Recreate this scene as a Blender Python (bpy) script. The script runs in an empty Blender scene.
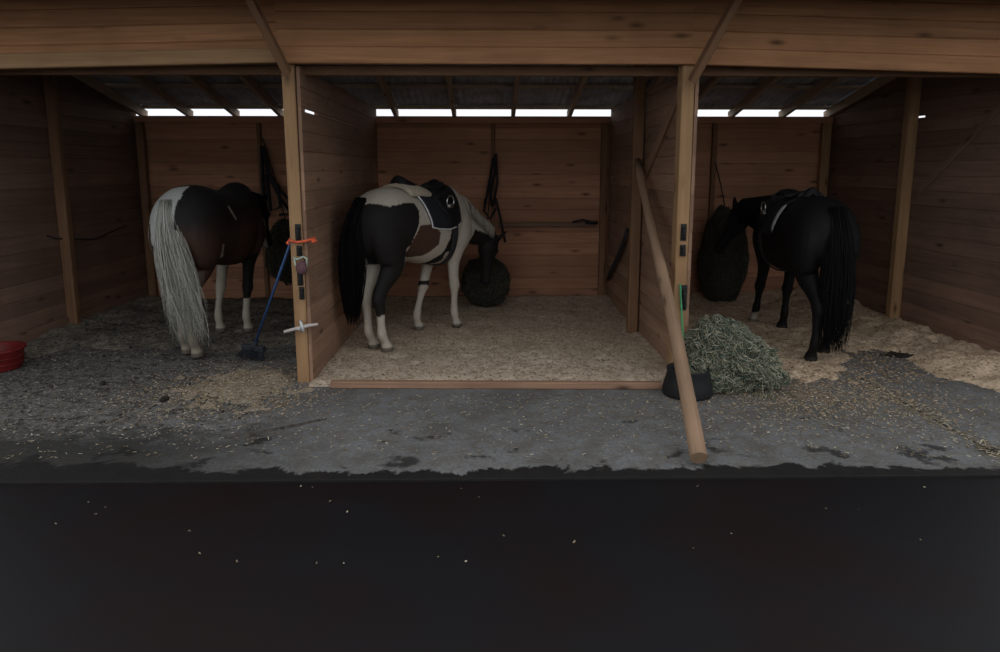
import bpy, bmesh, math, random
from mathutils import Vector, Matrix, noise
random.seed(7)
R = math.radians
sc = bpy.context.scene
col = sc.collection

# ------------------------------------------------------------------ helpers
class MB:
    """collects shapes, links them as ONE mesh object; the UV map runs u along the grain in metres"""
    def __init__(s):
        s.v = []; s.f = []; s.uv = []; s.sm = []
    def face(s, idx, uv=None, smooth=False):
        s.f.append(tuple(idx)); s.uv.append(uv or [(0, 0)] * len(idx)); s.sm.append(smooth)
    def board(s, a, b, w, t, up=(0, 0, 1), ch=.006, uo=None):
        """plank from a to b; w = size along up, t = thickness"""
        a = Vector(a); b = Vector(b); d = (b - a); L = d.length; d.normalize()
        up = Vector(up); up = (up - d * up.dot(d)).normalized(); sd = d.cross(up)
        hw, ht = w / 2, t / 2; c = min(ch, hw * .45, ht * .45)
        sec = [(-hw + c, -ht), (hw - c, -ht), (hw, -ht + c), (hw, ht - c), (hw - c, ht), (-hw + c, ht), (-hw, ht - c), (-hw, -ht + c)]
        base = len(s.v); u0 = random.uniform(0, 50) if uo is None else uo; v0 = random.uniform(0, 50)
        nseg = 1
        for k in range(nseg + 1):
            p = a + d * L * k / nseg
            for (x, y) in sec: s.v.append(p + up * x + sd * y)
        per = [0]
        for i in range(8):
            x0, y0 = sec[i]; x1, y1 = sec[(i + 1) % 8]; per.append(per[-1] + math.hypot(x1 - x0, y1 - y0))
        for i in range(8):
            j = (i + 1) % 8
            s.face((base + i, base + 8 + i, base + 8 + j, base + j),
                   [(u0, v0 + per[i]), (u0 + L, v0 + per[i]), (u0 + L, v0 + per[i + 1]), (u0, v0 + per[i + 1])])
        s.face([base + i for i in range(8)], [(u0 + .3 * x, v0 + 3 + y) for x, y in sec])
        s.face([base + 8 + i for i in reversed(range(8))], [(u0 + .3 * x, v0 + 3 + y) for x, y in reversed(sec)])
        return s
    def box(s, x0, x1, y0, y1, z0, z1, ch=.004):
        return s.board((x0, (y0 + y1) / 2, (z0 + z1) / 2), (x1, (y0 + y1) / 2, (z0 + z1) / 2), z1 - z0, y1 - y0, (0, 0, 1), ch)
    def loft(s, rings, caps=True, smooth=True, closed_ring=True):
        base = len(s.v); n = len(rings[0])
        for r in rings: s.v += [Vector(p) for p in r]
        m = n if closed_ring else n - 1
        for k in range(len(rings) - 1):
            for i in range(m):
                j = (i + 1) % n
                s.face((base + k * n + i, base + k * n + j, base + (k + 1) * n + j, base + (k + 1) * n + i),
                       [(k * .1, i / n), (k * .1, (i + 1) / n), (k * .1 + .1, (i + 1) / n), (k * .1 + .1, i / n)], smooth)
        if caps and closed_ring:
            s.face([base + i for i in reversed(range(n))]); s.face([base + (len(rings) - 1) * n + i for i in range(n)])
        return s
    def tube(s, pts, rad, n=8, up=(0, 0, 1), flat=1.0, smooth=True):
        pts = [Vector(p) for p in pts]; rings = []
        if not hasattr(rad, '__len__'): rad = [rad] * len(pts)
        prev = None
        for k, p in enumerate(pts):
            d = (pts[min(k + 1, len(pts) - 1)] - pts[max(k - 1, 0)]).normalized()
            u = Vector(up) if prev is None else prev
            u = u - d * u.dot(d)
            if u.length < 1e-3: u = Vector((1, 0, 0)) - d * d.x
            if u.length < 1e-3: u = Vector((0, 1, 0))
            u.normalize(); prev = u; w = d.cross(u)
            rings.append([p + u * math.cos(2 * math.pi * i / n) * rad[k] + w * math.sin(2 * math.pi * i / n) * rad[k] * flat for i in range(n)])
        return s.loft(rings, True, smooth)
    def lathe(s, prof, c=(0, 0, 0), n=32, cap=False):
        c = Vector(c)
        rings = [[c + Vector((r * math.cos(2 * math.pi * i / n), r * math.sin(2 * math.pi * i / n), z)) for i in range(n)] for r, z in prof]
        return s.loft(rings, cap, True)
    def build(s, name, mat, parent=None, loc=None):
        me = bpy.data.meshes.new(name)
        off = Vector(loc) if loc else Vector((0, 0, 0))
        me.from_pydata([v - off for v in s.v], [], s.f)
        uvl = me.uv_layers.new(name='UVMap'); i = 0
        for p, uv in zip(me.polygons, s.uv):
            for k, li in enumerate(p.loop_indices): uvl.data[li].uv = uv[k]
            p.use_smooth = s.sm[p.index]
        me.materials.append(mat); me.update()
        o = bpy.data.objects.new(name, me); col.objects.link(o); o.location = off
        if parent:
            o.parent = parent
        return o

def tag(o, label=None, cat=None, group=None, kind=None):
    if label: o['label'] = label
    if cat: o['category'] = cat
    if group: o['group'] = group
    if kind: o['kind'] = kind
    return o
def empty(name, loc, label, cat, group=None, rz=0):
    o = bpy.data.objects.new(name, None); col.objects.link(o); o.location = loc; o.rotation_euler = (0, 0, rz)
    o.empty_display_size = .1
    return tag(o, label, cat, group)
def rel(mb, o):
    """shift collected world coordinates into the frame of the unrotated empty o"""
    l = Vector(o.location); mb.v = [v - l for v in mb.v]; return mb
def cut(o, co, no):
    bm = bmesh.new(); bm.from_mesh(o.data)
    r = bmesh.ops.bisect_plane(bm, geom=bm.verts[:] + bm.edges[:] + bm.faces[:], plane_co=Vector(co) - o.location, plane_no=no, clear_outer=True)
    bmesh.ops.holes_fill(bm, edges=[e for e in bm.edges if e.is_boundary])
    bm.to_mesh(o.data); bm.free()

# ------------------------------------------------------------------ materials
def new_mat(name):
    m = bpy.data.materials.new(name); m.use_nodes = True
    nt = m.node_tree; b = nt.nodes['Principled BSDF']
    return m, nt, b, nt.nodes.new, nt.links.new
def ramp(nt, fac, stops):
    r = nt.nodes.new('ShaderNodeValToRGB'); e = r.color_ramp.elements
    while len(e) > 1: e.remove(e[-1])
    e[0].position = stops[0][0]; e[0].color = (*stops[0][1], 1)
    for p, c in stops[1:]:
        x = e.new(p); x.color = (*c, 1)
    nt.links.new(fac, r.inputs[0]); return r.outputs[0]
def mix(nt, fac, a, b, mode='MIX'):
    m = nt.nodes.new('ShaderNodeMix'); m.data_type = 'RGBA'; m.blend_type = mode
    for sock, v in ((m.inputs[0], fac), (m.inputs[6], a), (m.inputs[7], b)):
        if isinstance(v, (int, float)): sock.default_value = v
        elif isinstance(v, tuple): sock.default_value = (*v, 1)
        else: nt.links.new(v, sock)
    return m.outputs[2]
def fmath(nt, op, a, b=0, c=None, clamp=False):
    m = nt.nodes.new('ShaderNodeMath'); m.operation = op; m.use_clamp = clamp
    for k, v in enumerate((a, b, c)):
        if v is None: continue
        if isinstance(v, (int, float)): m.inputs[k].default_value = v
        else: nt.links.new(v, m.inputs[k])
    return m.outputs[0]
def nz(nt, vec, scale, detail=4, rough=.55, dist=0):
    n = nt.nodes.new('ShaderNodeTexNoise'); n.inputs['Scale'].default_value = scale
    n.inputs['Detail'].default_value = detail; n.inputs['Roughness'].default_value = rough; n.inputs['Distortion'].default_value = dist
    if vec is not None: nt.links.new(vec, n.inputs['Vector'])
    return n.outputs['Fac']
def mapped(nt, src, scale):
    m = nt.nodes.new('ShaderNodeMapping'); m.inputs['Scale'].default_value = scale; nt.links.new(src, m.inputs['Vector']); return m.outputs[0]

def wood(name, light, dark, knots=True, rough=.75, var=.35, spec=.25):
    m, nt, b, N, L = new_mat(name)
    uv = N('ShaderNodeUVMap').outputs[0]
    geo = N('ShaderNodeNewGeometry')
    rnd = geo.outputs['Random Per Island']
    g1 = nz(nt, mapped(nt, uv, (1.6, 42, 1)), 1.0, 5, .6, .6)
    g2 = nz(nt, mapped(nt, uv, (.7, 9, 1)), 1.0, 3, .5, 1.2)
    g = fmath(nt, 'ADD', fmath(nt, 'MULTIPLY', g1, .55), fmath(nt, 'MULTIPLY', g2, .45))
    c = ramp(nt, g, [(.30, dark), (.5, tuple((x + y) / 2 for x, y in zip(light, dark))), (.68, light)])
    # board to board tone
    f = fmath(nt, 'MULTIPLY_ADD', rnd, var, 1 - var * .6)
    sc_ = N('ShaderNodeVectorMath'); sc_.operation = 'SCALE'; L(c, sc_.inputs[0]); L(f, sc_.inputs['Scale'])
    c = sc_.outputs[0]
    if knots:
        v = N('ShaderNodeTexVoronoi'); L(mapped(nt, uv, (2.1, 6.5, 1)), v.inputs['Vector']); v.inputs['Scale'].default_value = 1.0
        k = ramp(nt, v.outputs['Distance'], [(0.03, (1, 1, 1)), (.14, (.25, .25, .25)), (.2, (0, 0, 0))])
        c = mix(nt, k, c, tuple(x * .30 for x in dark))
    blotch = nz(nt, N('ShaderNodeTexCoord').outputs['Object'], 1.3, 3, .6)
    c = mix(nt, fmath(nt, 'MULTIPLY', ramp(nt, blotch, [(.45, (0, 0, 0)), (.7, (1, 1, 1))]), .35), c, tuple(x * .55 for x in dark))
    L(c, b.inputs['Base Color']); b.inputs['Roughness'].default_value = rough
    b.inputs['Specular IOR Level'].default_value = spec
    bp = N('ShaderNodeBump'); bp.inputs['Strength'].default_value = .35; bp.inputs['Distance'].default_value = .004
    L(g, bp.inputs['Height']); L(bp.outputs[0], b.inputs['Normal'])
    return m

W_HEAD = wood('stained_pine_header', (.52, .265, .125), (.31, .145, .068), var=.22)
W_FRONT = wood('fresh_pine_post', (.40, .245, .125), (.26, .145, .070), var=.15)
W_POST = wood('aged_pine_post', (.27, .150, .082), (.155, .080, .043), var=.15)
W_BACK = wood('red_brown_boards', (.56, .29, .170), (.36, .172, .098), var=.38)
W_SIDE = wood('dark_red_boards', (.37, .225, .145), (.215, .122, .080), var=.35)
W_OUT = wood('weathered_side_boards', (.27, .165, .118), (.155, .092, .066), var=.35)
W_RAFT = wood('grey_roof_timber', (.66, .53, .40), (.46, .36, .27), var=.3)
W_POLE = wood('peeled_pole', (.36, .235, .150), (.22, .140, .088), knots=True, var=.1)

def plain(name, c, rough=.6, metal=0, spec=.4, vary=.25, scale=30, bump=0):
    m, nt, b, N, L = new_mat(name)
    t = N('ShaderNodeTexCoord').outputs['Object']
    n = nz(nt, t, scale, 4, .6)
    L(ramp(nt, n, [(.3, tuple(x * (1 - vary) for x in c)), (.7, tuple(min(1, x * (1 + vary)) for x in c))]), b.inputs['Base Color'])
    b.inputs['Roughness'].default_value = rough; b.inputs['Metallic'].default_value = metal; b.inputs['Specular IOR Level'].default_value = spec
    if bump:
        bp = N('ShaderNodeBump'); bp.inputs['Strength'].default_value = .6; bp.inputs['Distance'].default_value = bump
        L(n, bp.inputs['Height']); L(bp.outputs[0], b.inputs['Normal'])
    return m
M_BLACK = plain('black_leather', (.011, .011, .0125), .6, spec=.2)
M_STRAP = plain('dark_webbing', (.022, .021, .024), .8)
M_RUBBER = plain('black_rubber', (.012, .012, .013), .7, spec=.3)
M_STEEL = plain('stirrup_steel', (.55, .55, .56), .3, 1)
M_IRON = plain('dark_iron', (.012, .011, .011), .55, .0)
M_FLEECE = plain('cream_fleece', (.44, .38, .29), .95, scale=60, bump=.01)
M_PIPE = plain('white_piping', (.55, .55, .55), .7)
M_PAD = plain('black_quilt', (.012, .013, .018), .9)
M_PADGREY = plain('pale_grey_pad', (.34, .34, .345), .9)
M_BLUE = plain('blue_plastic', (.030, .075, .20), .5)
M_BRISTLE = plain('dark_bristle', (.022, .026, .034), .9)
M_GREEN = plain('green_plastic', (.05, .24, .10), .55)
M_RED = plain('red_plastic', (.15, .011, .011), .55)
M_ORANGE = plain('orange_twine', (.60, .11, .045), .8)
M_PINK = plain('mauve_cloth', (.12, .06, .07), .9)
M_MINT = plain('pale_twine', (.38, .46, .40), .9)
M_WHITESTICK = plain('whitewashed_stick', (.50, .44, .41), .8)
M_METAL_ROOF = plain('corrugated_sheet', (.46, .51, .58), .6, .0, vary=.35, scale=4)
M_DUNG = plain('dung', (.022, .017, .012), .95, scale=50, bump=.02)
M_NETGREEN = plain('dark_green_cord', (.030, .085, .068), .8)
M_NETDARK = plain('dark_cord', (.018, .022, .022), .9)

def strand_mat(name, stops, rough=.8, spec=.2):
    m, nt, b, N, L = new_mat(name)
    L(ramp(nt, N('ShaderNodeNewGeometry').outputs['Random Per Island'], stops), b.inputs['Base Color'])
    b.inputs['Roughness'].default_value = rough; b.inputs['Specular IOR Level'].default_value = spec
    return m
M_HAY = strand_mat('grey_green_hay', [(0, (.06, .065, .045)), (.5, (.17, .17, .12)), (.85, (.34, .33, .24)), (1, (.62, .58, .44))])
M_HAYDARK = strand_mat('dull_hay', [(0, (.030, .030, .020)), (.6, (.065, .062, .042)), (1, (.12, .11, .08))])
M_HAYCORE = plain('hay_core', (.070, .075, .048), .95, vary=.6, scale=60, bump=.02)
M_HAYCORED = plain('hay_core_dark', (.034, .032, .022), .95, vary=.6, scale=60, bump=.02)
M_CHIP = strand_mat('wood_shavings', [(0, (.16, .105, .062)), (.5, (.33, .24, .15)), (.9, (.46, .36, .25)), (1, (.62, .53, .40))])
M_STRAW = strand_mat('straw_bits', [(0, (.10, .08, .05)), (.6, (.24, .19, .12)), (1, (.50, .44, .33))])
M_CLOD = strand_mat('dull_clods', [(0, (.02, .018, .016)), (.7, (.075, .068, .058)), (1, (.19, .175, .145))])
M_GREYBITS = strand_mat('grey_bits', [(0, (.03, .028, .024)), (.4, (.12, .112, .095)), (1, (.34, .32, .27))])
M_TAILBLACK = strand_mat('black_hair', [(0, (.005, .005, .006)), (1, (.013, .012, .013))], .7, .06)
M_TAILGREY = strand_mat('silver_hair', [(0, (.20, .195, .165)), (.5, (.42, .415, .365)), (1, (.62, .62, .56))], .7)
M_MANEWHITE = strand_mat('cream_hair', [(0, (.17, .145, .12)), (1, (.38, .34, .29))], .7)

def bedding_mat(name, a, b_, d, wet=.35, fine=38):
    m, nt, b, N, L = new_mat(name)
    t = N('ShaderNodeTexCoord').outputs['Object']
    n1 = nz(nt, t, fine, 6, .75); n2 = nz(nt, t, 2.2, 4, .6, .5); n3 = nz(nt, t, 6.5, 4, .7)
    n1 = fmath(nt, 'ADD', fmath(nt, 'MULTIPLY', n1, .55), fmath(nt, 'MULTIPLY', nz(nt, t, 13, 5, .7, .3), .45))
    c = ramp(nt, n1, [(.36, d), (.5, b_), (.62, a)])
    c = mix(nt, fmath(nt, 'MULTIPLY', ramp(nt, n2, [(.46, (0, 0, 0)), (.68, (1, 1, 1))]), wet), c, d)
    c = mix(nt, fmath(nt, 'MULTIPLY', ramp(nt, n3, [(.55, (0, 0, 0)), (.7, (1, 1, 1))]), wet * .8), c, tuple(x * .5 for x in d))
    L(c, b.inputs['Base Color']); b.inputs['Roughness'].default_value = .95; b.inputs['Specular IOR Level'].default_value = .1
    bp = N('ShaderNodeBump'); bp.inputs['Strength'].default_value = .8; bp.inputs['Distance'].default_value = .02
    L(n1, bp.inputs['Height']); L(bp.outputs[0], b.inputs['Normal'])
    return m
M_BED_MID = bedding_mat('grey_beige_shavings', (.80, .69, .55), (.58, .475, .36), (.27, .215, .165), .3)
M_BED_R = bedding_mat('tan_shavings', (.84, .68, .50), (.62, .47, .33), (.27, .20, .14), .3)
M_BED_L = bedding_mat('soiled_bedding', (.42, .38, .31), (.20, .18, .145), (.055, .050, .043), .7)

M_BED_TROD = bedding_mat('trodden_shavings', (.46, .39, .30), (.30, .25, .19), (.14, .12, .095), .5)
def floor_mat():
    m, nt, b, N, L = new_mat('worn_concrete')
    t = N('ShaderNodeTexCoord').outputs['Object']
    sep = N('ShaderNodeSeparateXYZ'); L(t, sep.inputs[0]); X, Y = sep.outputs[0], sep.outputs[1]
    n1 = nz(nt, t, 45, 6, .75); n2 = nz(nt, t, 1.6, 5, .6, .6); n3 = nz(nt, t, 7, 5, .7, .4)
    c = ramp(nt, n1, [(.35, (.112, .114, .116)), (.5, (.158, .160, .162)), (.65, (.210, .211, .212))])
    # trodden dirt
    dirt = ramp(nt, n3, [(.44, (0, 0, 0)), (.62, (1, 1, 1))])
    c = mix(nt, fmath(nt, 'MULTIPLY', dirt, .6), c, (.110, .096, .078))
    big = ramp(nt, n2, [(.45, (0, 0, 0)), (.64, (1, 1, 1))])
    c = mix(nt, fmath(nt, 'MULTIPLY', big, .4), c, (.062, .057, .050))
    # soiled ground at the left stall: x < -1.6
    lf = fmath(nt, 'MULTIPLY_ADD', X, -.9, fmath(nt, 'MULTIPLY_ADD', n3, 1.6, -2.5), clamp=True)
    c = mix(nt, fmath(nt, 'MULTIPLY', lf, .75), c, ramp(nt, n1, [(.36, (.035, .032, .028)), (.5, (.115, .110, .098)), (.66, (.26, .25, .225))]))
    # damp, trodden corner at the front left
    dp = fmath(nt, 'MULTIPLY', fmath(nt, 'MULTIPLY', fmath(nt, 'ADD', fmath(nt, 'MULTIPLY_ADD', Y, -1, 4.10), fmath(nt, 'MULTIPLY', n3, .75)), 2.6, clamp=True), fmath(nt, 'MULTIPLY_ADD', X, -.9, -.9, clamp=True), clamp=True)
    c = mix(nt, fmath(nt, 'MULTIPLY', dp, .88), c, mix(nt, n1, (.010, .010, .010), (.036, .034, .032)))
    # clotted muck on the left half
    mk = ramp(nt, nz(nt, mapped(nt, t, (5, 9, 1)), 1.0, 5, .7, .8), [(.50, (0, 0, 0)), (.60, (1, 1, 1))])
    c = mix(nt, fmath(nt, 'MULTIPLY', fmath(nt, 'MULTIPLY', mk, fmath(nt, 'MULTIPLY_ADD', X, -.8, -.7, clamp=True)), .7), c, (.040, .037, .033))
    # broken wet edge along the kerb, with a shape of its own
    nw = nz(nt, mapped(nt, t, (3.0, 3.0, 1)), 1.0, 8, .72, .8)
    nl = nz(nt, mapped(nt, t, (.55, .2, 1)), 1.0, 2, .5)
    edge = fmath(nt, 'ADD', fmath(nt, 'MULTIPLY_ADD', nw, -.50, Y), fmath(nt, 'MULTIPLY', nl, -.25))
    xl = fmath(nt, 'MULTIPLY', fmath(nt, 'MULTIPLY_ADD', X, -1, -1.5, clamp=True), -.10)
    edge = fmath(nt, 'ADD', edge, xl)
    wet = ramp(nt, fmath(nt, 'SUBTRACT', edge, 2.31), [(.97, (1, 1, 1)), (.995, (0, 0, 0))])
    # loose patches of damp
    sp = nz(nt, mapped(nt, t, (1.5, 1.9, 1)), 1.7, 5, .6)
    spots = ramp(nt, fmath(nt, 'SUBTRACT', sp, fmath(nt, 'MULTIPLY', fmath(nt, 'SUBTRACT', Y, 3.7), .10)), [(.575, (0, 0, 0)), (.62, (1, 1, 1))])
    w = fmath(nt, 'MAXIMUM', wet, fmath(nt, 'MULTIPLY', spots, .8))
    c = mix(nt, w, c, mix(nt, n3, (.010, .010, .011), (.024, .022, .020)))
    jm = fmath(nt, 'MULTIPLY', fmath(nt, 'LESS_THAN', fmath(nt, 'ABSOLUTE', fmath(nt, 'ADD', fmath(nt, 'MULTIPLY_ADD', n3, .02, X), -3.02)), .008), fmath(nt, 'LESS_THAN', Y, 5.4))
    c = mix(nt, jm, c, (.02, .018, .015))
    L(c, b.inputs['Base Color'])
    L(fmath(nt, 'MULTIPLY_ADD', w, -.35, .9), b.inputs['Roughness']); b.inputs['Specular IOR Level'].default_value = .15
    bp = N('ShaderNodeBump'); bp.inputs['Strength'].default_value = .5; bp.inputs['Distance'].default_value = .012
    L(fmath(nt, 'ADD', fmath(nt, 'MULTIPLY', n1, .4), n3), bp.inputs['Height']); L(bp.outputs[0], b.inputs['Normal'])
    return m
def yard_mat():
    m, nt, b, N, L = new_mat('dark_wet_asphalt')
    t = N('ShaderNodeTexCoord').outputs['Object']
    n1 = nz(nt, t, 60, 5, .7); n2 = nz(nt, t, 1.1, 3, .5)
    c = mix(nt, ramp(nt, n2, [(.4, (0, 0, 0)), (.65, (1, 1, 1))]), (.0052, .0054, .0068), (.0078, .0030, .0030))
    c = mix(nt, ramp(nt, n1, [(.6, (0, 0, 0)), (.75, (1, 1, 1))]), c, (.011, .010, .010))
    L(c, b.inputs['Base Color']); b.inputs['Roughness'].default_value = .55; b.inputs['Specular IOR Level'].default_value = .22
    return m
M_FLOOR = floor_mat(); M_YARD = yard_mat()

# ------------------------------------------------------------------ setting
SL = .225                                    # roof slope, rising to the front
def roofz(Y): return 2.325 + SL * (8.84 - Y)  # underside of the rafters
mb = MB(); mb.box(-9, 9, 3.55, 12, -.35, 0, .002)
floor = tag(mb.build('floor', M_FLOOR), kind='structure')
mb = MB(); mb.v = [Vector(p) for p in ((-40, -30, -.015), (40, -30, -.015), (40, 40, -.015), (-40, 40, -.015))]; mb.face((0, 1, 2, 3))
tag(mb.build('floor_yard', M_YARD), kind='structure')

def boards_x(mb, x0, x1, Y, z0, z1, h=.147, t=.026):
    z = z0
    while z < z1 - .01:
        hh = min(h, z1 - z); mb.board((x0, Y, z + hh / 2), (x1, Y, z + hh / 2), hh + .001, t, (0, 0, 1), .012); z += h
def boards_y(mb, X, y0, y1, zs, t=.026, gap=None):
    for a, b in zip(zs[:-1], zs[1:]):
        if gap and abs(a - gap[0]) < .001:
            mb.board((X, y0, (a + b) / 2), (X, gap[1], (a + b) / 2), b - a, t, (0, 0, 1), .004)
            mb.board((X, gap[2], (a + b) / 2), (X, y1, (a + b) / 2), b - a, t, (0, 0, 1), .004)
        else:
            mb.board((X, y0, (a + b) / 2), (X, y1, (a + b) / 2), b - a + .001, t, (0, 0, 1), .012)
def zlist(z1, gap0=None, gap1=None, h=.147):
    if gap0 is None:
        n = int(math.ceil(z1 / h)); return [-.02] + [.01 + i * h for i in range(1, n)] + [z1]
    n = round(gap0 / h); a = [.01 + (gap0 - .01) * i / n for i in range(n + 1)]; a[0] = -.02; a.append(gap1)
    while a[-1] + h < z1: a.append(a[-1] + h)
    a.append(z1); return a

# back wall: one run of boards per stall
mb = MB()
for a, b in ((-4.44, -1.49), (-1.49, 1.49), (1.49, 4.44)): boards_x(mb, a, b, 8.90, -.02, 2.24)
mb.board((-4.44, 8.885, 2.28), (4.44, 8.885, 2.28), .085, .07)
tag(mb.build('wall_back', W_BACK), kind='structure')
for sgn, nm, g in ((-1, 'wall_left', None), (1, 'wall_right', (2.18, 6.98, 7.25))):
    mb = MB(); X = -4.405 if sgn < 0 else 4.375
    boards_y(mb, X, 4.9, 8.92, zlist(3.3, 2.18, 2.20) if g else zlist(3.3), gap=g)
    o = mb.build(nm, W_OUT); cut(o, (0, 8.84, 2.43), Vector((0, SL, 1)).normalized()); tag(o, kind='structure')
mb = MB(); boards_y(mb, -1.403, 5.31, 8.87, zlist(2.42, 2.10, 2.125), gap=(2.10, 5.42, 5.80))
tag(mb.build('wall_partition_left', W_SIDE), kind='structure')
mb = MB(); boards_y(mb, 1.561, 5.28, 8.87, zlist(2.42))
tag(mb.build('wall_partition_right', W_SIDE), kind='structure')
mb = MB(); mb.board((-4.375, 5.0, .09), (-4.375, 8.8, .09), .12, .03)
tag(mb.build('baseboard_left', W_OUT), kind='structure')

# front header: boards of pine
def tilt(x): return 2.428 - .026 * max(0, x - 1.45) - .024 * max(0, -x - 1.5)
def header(name, x0, x1, z0, Yf, h0=None):
    """run of pine boards; it sags a little towards its outer end"""
    mb = MB(); z = z0
    d0, d1 = tilt(x0) - 2.428, tilt(x1) - 2.428
    if h0:
        mb.board((x0, Yf, z + d0 + h0 / 2), (x1, Yf, z + d1 + h0 / 2), h0, .05, (0, 0, 1), .006); z += h0
    while z < 3.12:
        mb.board((x0, Yf + .01, z + d0 + .062), (x1, Yf + .01, z + d1 + .062), .1235, .032, (0, 0, 1), .010); z += .124
    tag(mb.build(name, W_HEAD), kind='structure')
header('wall_front', -1.53, 1.50, 2.430, 5.25, .118)
header('wall_front_right', 1.50, 5.2, 2.430, 5.25, .118)
header('wall_front_left', -5.2, -1.53, 2.475, 5.28)
mb = MB(); mb.board((-5.2, 5.225, tilt(-5.2) + .052), (-1.50, 5.225, 2.482), .105, .07)
tag(mb.build('header_beam', W_FRONT), 'pale pine beam running along the front above the left stall', 'beam')

# roof: corrugated sheet, purlins, rafters
def corrugated():
    mb = MB(); n = 1350; Ys = (8.98, 7.6, 6.2, 4.95)
    x0 = -5.2; dx = 10.4 / n
    for t in (0, .004):
        for Y in Ys:
            for i in range(n + 1):
                x = x0 + i * dx
                mb.v.append(Vector((x, Y, roofz(Y) + .155 + t + .011 * math.sin(x * 2 * math.pi / .082))))
    w = n + 1; K = len(Ys)
    for s in (0, 1):
        for k in range(K - 1):
            for i in range(n):
                a = s * w * K + k * w + i
                q = (a, a + 1, a + w + 1, a + w); mb.face(q if s == 0 else q[::-1], None, True)
    return mb
tag(corrugated().build('ceiling', M_METAL_ROOF), kind='structure')
for k, Y in enumerate((8.9, 8.15, 7.4, 6.65, 5.9, 5.3)):
    if k == 0: lab = 'thin roof batten directly above the daylight gap at the back'
    else: lab = '%s cross batten under the roof sheet, counted from the back wall' % ('', 'second', 'third', 'fourth', 'fifth', 'sixth')[k]
    z = roofz(Y) + .122
    mb = MB(); mb.board((-5.1, Y, z), (5.1, Y, z), .045, .07)
    tag(mb.build('roof_batten', W_RAFT, loc=(0, Y, z)), lab, 'batten', 'roof battens')
rx = [(-4.30, 'left', 'leftmost'), (-3.73, 'left', 'second from left'), (-3.15, 'left', 'third from left'), (-2.59, 'left', 'fourth from left'), (-1.95, 'left', 'rightmost'),
      (-1.15, 'middle', 'leftmost'), (-.42, 'middle', 'second from left'), (.32, 'middle', 'third from left'), (1.03, 'middle', 'rightmost'),
      (1.85, 'right', 'leftmost'), (2.45, 'right', 'second from left'), (3.09, 'right', 'third from left'), (3.74, 'right', 'fourth from left'), (4.32, 'right', 'rightmost')]
for x, st, w in rx:
    mb = MB(); a = Vector((x, 8.98, roofz(8.98) + .05)); b = Vector((x, 5.05, roofz(5.05) + .05))
    mb.board(a, b, .098, .048, (0, 0, 1), .003)
    tag(mb.build('roof_rafter', W_RAFT, loc=a), 'sloping roof rafter, %s of those over the %s stall' % (w, st), 'rafter', 'rafters over the %s stall' % st)
# cross beam behind the header
mb = MB(); mb.board((-4.35, 5.46, 2.41), (4.35, 5.46, 2.41), .075, .06)
tag(mb.build('cross_beam', W_POST, loc=(0, 5.46, 2.41)), 'long horizontal beam just behind the front header, under the rafters', 'beam')

mb = MB()
for k in range(6):
    y0 = 4.57 + k * .116; z0 = 2.815 + (y0 - 4.33) * .14; mb.board((-5.2, y0, z0 + .03), (5.2, y0, z0 + .03), .1165, .024, (0, 1, .14), .004)
mb.board((-5.2, 4.51, 2.885), (5.2, 4.51, 2.885), .15, .025)
tag(mb.build('ceiling_canopy', W_OUT), kind='structure')
# posts
def post(name, x, y, z1, sx, sy, mat, label, z0=0, lean=0, cat='post'):
    mb = MB(); mb.board((x, y, z0), (x + lean, y, z1), sy, sx, (0, 1, 0), .006)
    return tag(mb.build(name, mat, loc=(x, y, z0)), label, cat)
PL = post('wooden_post', -1.465, 5.36, 2.60, .095, .13, W_FRONT, 'pale front post at the left edge of the middle stall', lean=-.01)
PR = post('wooden_post', 1.500, 5.33, 2.60, .095, .13, W_FRONT, 'pale front post behind the leaning pole, right of the middle stall', lean=-.01)
post('wooden_post', 1.480, 6.92, 2.74, .10, .09, W_POST, 'post halfway along the right partition, where the pole leans')
post('wooden_post', -4.335, 7.15, 2.68, .10, .09, W_POST, 'post halfway along the far left side wall')
post('wooden_post', 4.305, 7.12, 2.68, .11, .09, W_FRONT, 'post halfway along the dark right side wall')
post('wooden_post', -4.30, 8.80, 2.24, .09, .07, W_POST, 'corner post where left side wall meets back wall')
post('wooden_post', 4.26, 8.80, 2.24, .11, .07, W_FRONT, 'corner post where right side wall meets back wall, behind black horse')
post('wooden_post', 1.47, 8.82, 2.24, .085, .07, W_POST, 'corner post at the far right of the middle stall')
post('wall_stud', .07, 8.855, 2.24, .045, .05, W_POST, 'thin upright stud on the back wall of the middle stall', cat='stud')
post('wall_stud', -2.86, 8.855, 2.24, .05, .05, W_POST, 'thin upright stud on the back wall behind the brown horse', cat='stud')
post('wall_stud', 2.87, 8.855, 2.24, .06, .05, W_POST, 'thin upright stud on the back wall above the right hay net', cat='stud')

def brace(a, b, w, t, mat, label, up):
    mb = MB(); mb.board(a, b, w, t, up); return tag(mb.build('diagonal_brace', mat, loc=a), label, 'brace')
brace((-1.440, 5.165, 2.35), (-1.613, 4.86, 2.86), .075, .05, W_POST, 'slanting brace rising left from the left front post to the overhang', (0, 1, .4))
brace((1.485, 5.16, 2.30), (1.72, 4.86, 2.87), .085, .05, W_POST, 'slanting brace rising right from the right front post to the overhang', (0, 1, .4))
brace((1.533, 6.80, 1.60), (1.533, 5.45, 2.40), .09, .028, W_SIDE, 'slanting board on the right partition behind the leaning pole', (0, 0, 1))
brace((4.345, 6.95, 1.42), (4.345, 5.9, 2.22), .05, .03, W_OUT, 'thin slanting board on the right side wall', (0, 0, 1))

# threshold
a, b = Vector((-1.215, 5.16, .028)), Vector((1.335, 5.09, .028))
mb = MB(); mb.board(a, b, .056, .06, (0, 0, 1), .008)
tag(mb.build('threshold_beam', W_SIDE, loc=a), 'timber sill lying on the floor across the middle stall entrance', 'beam')

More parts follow.
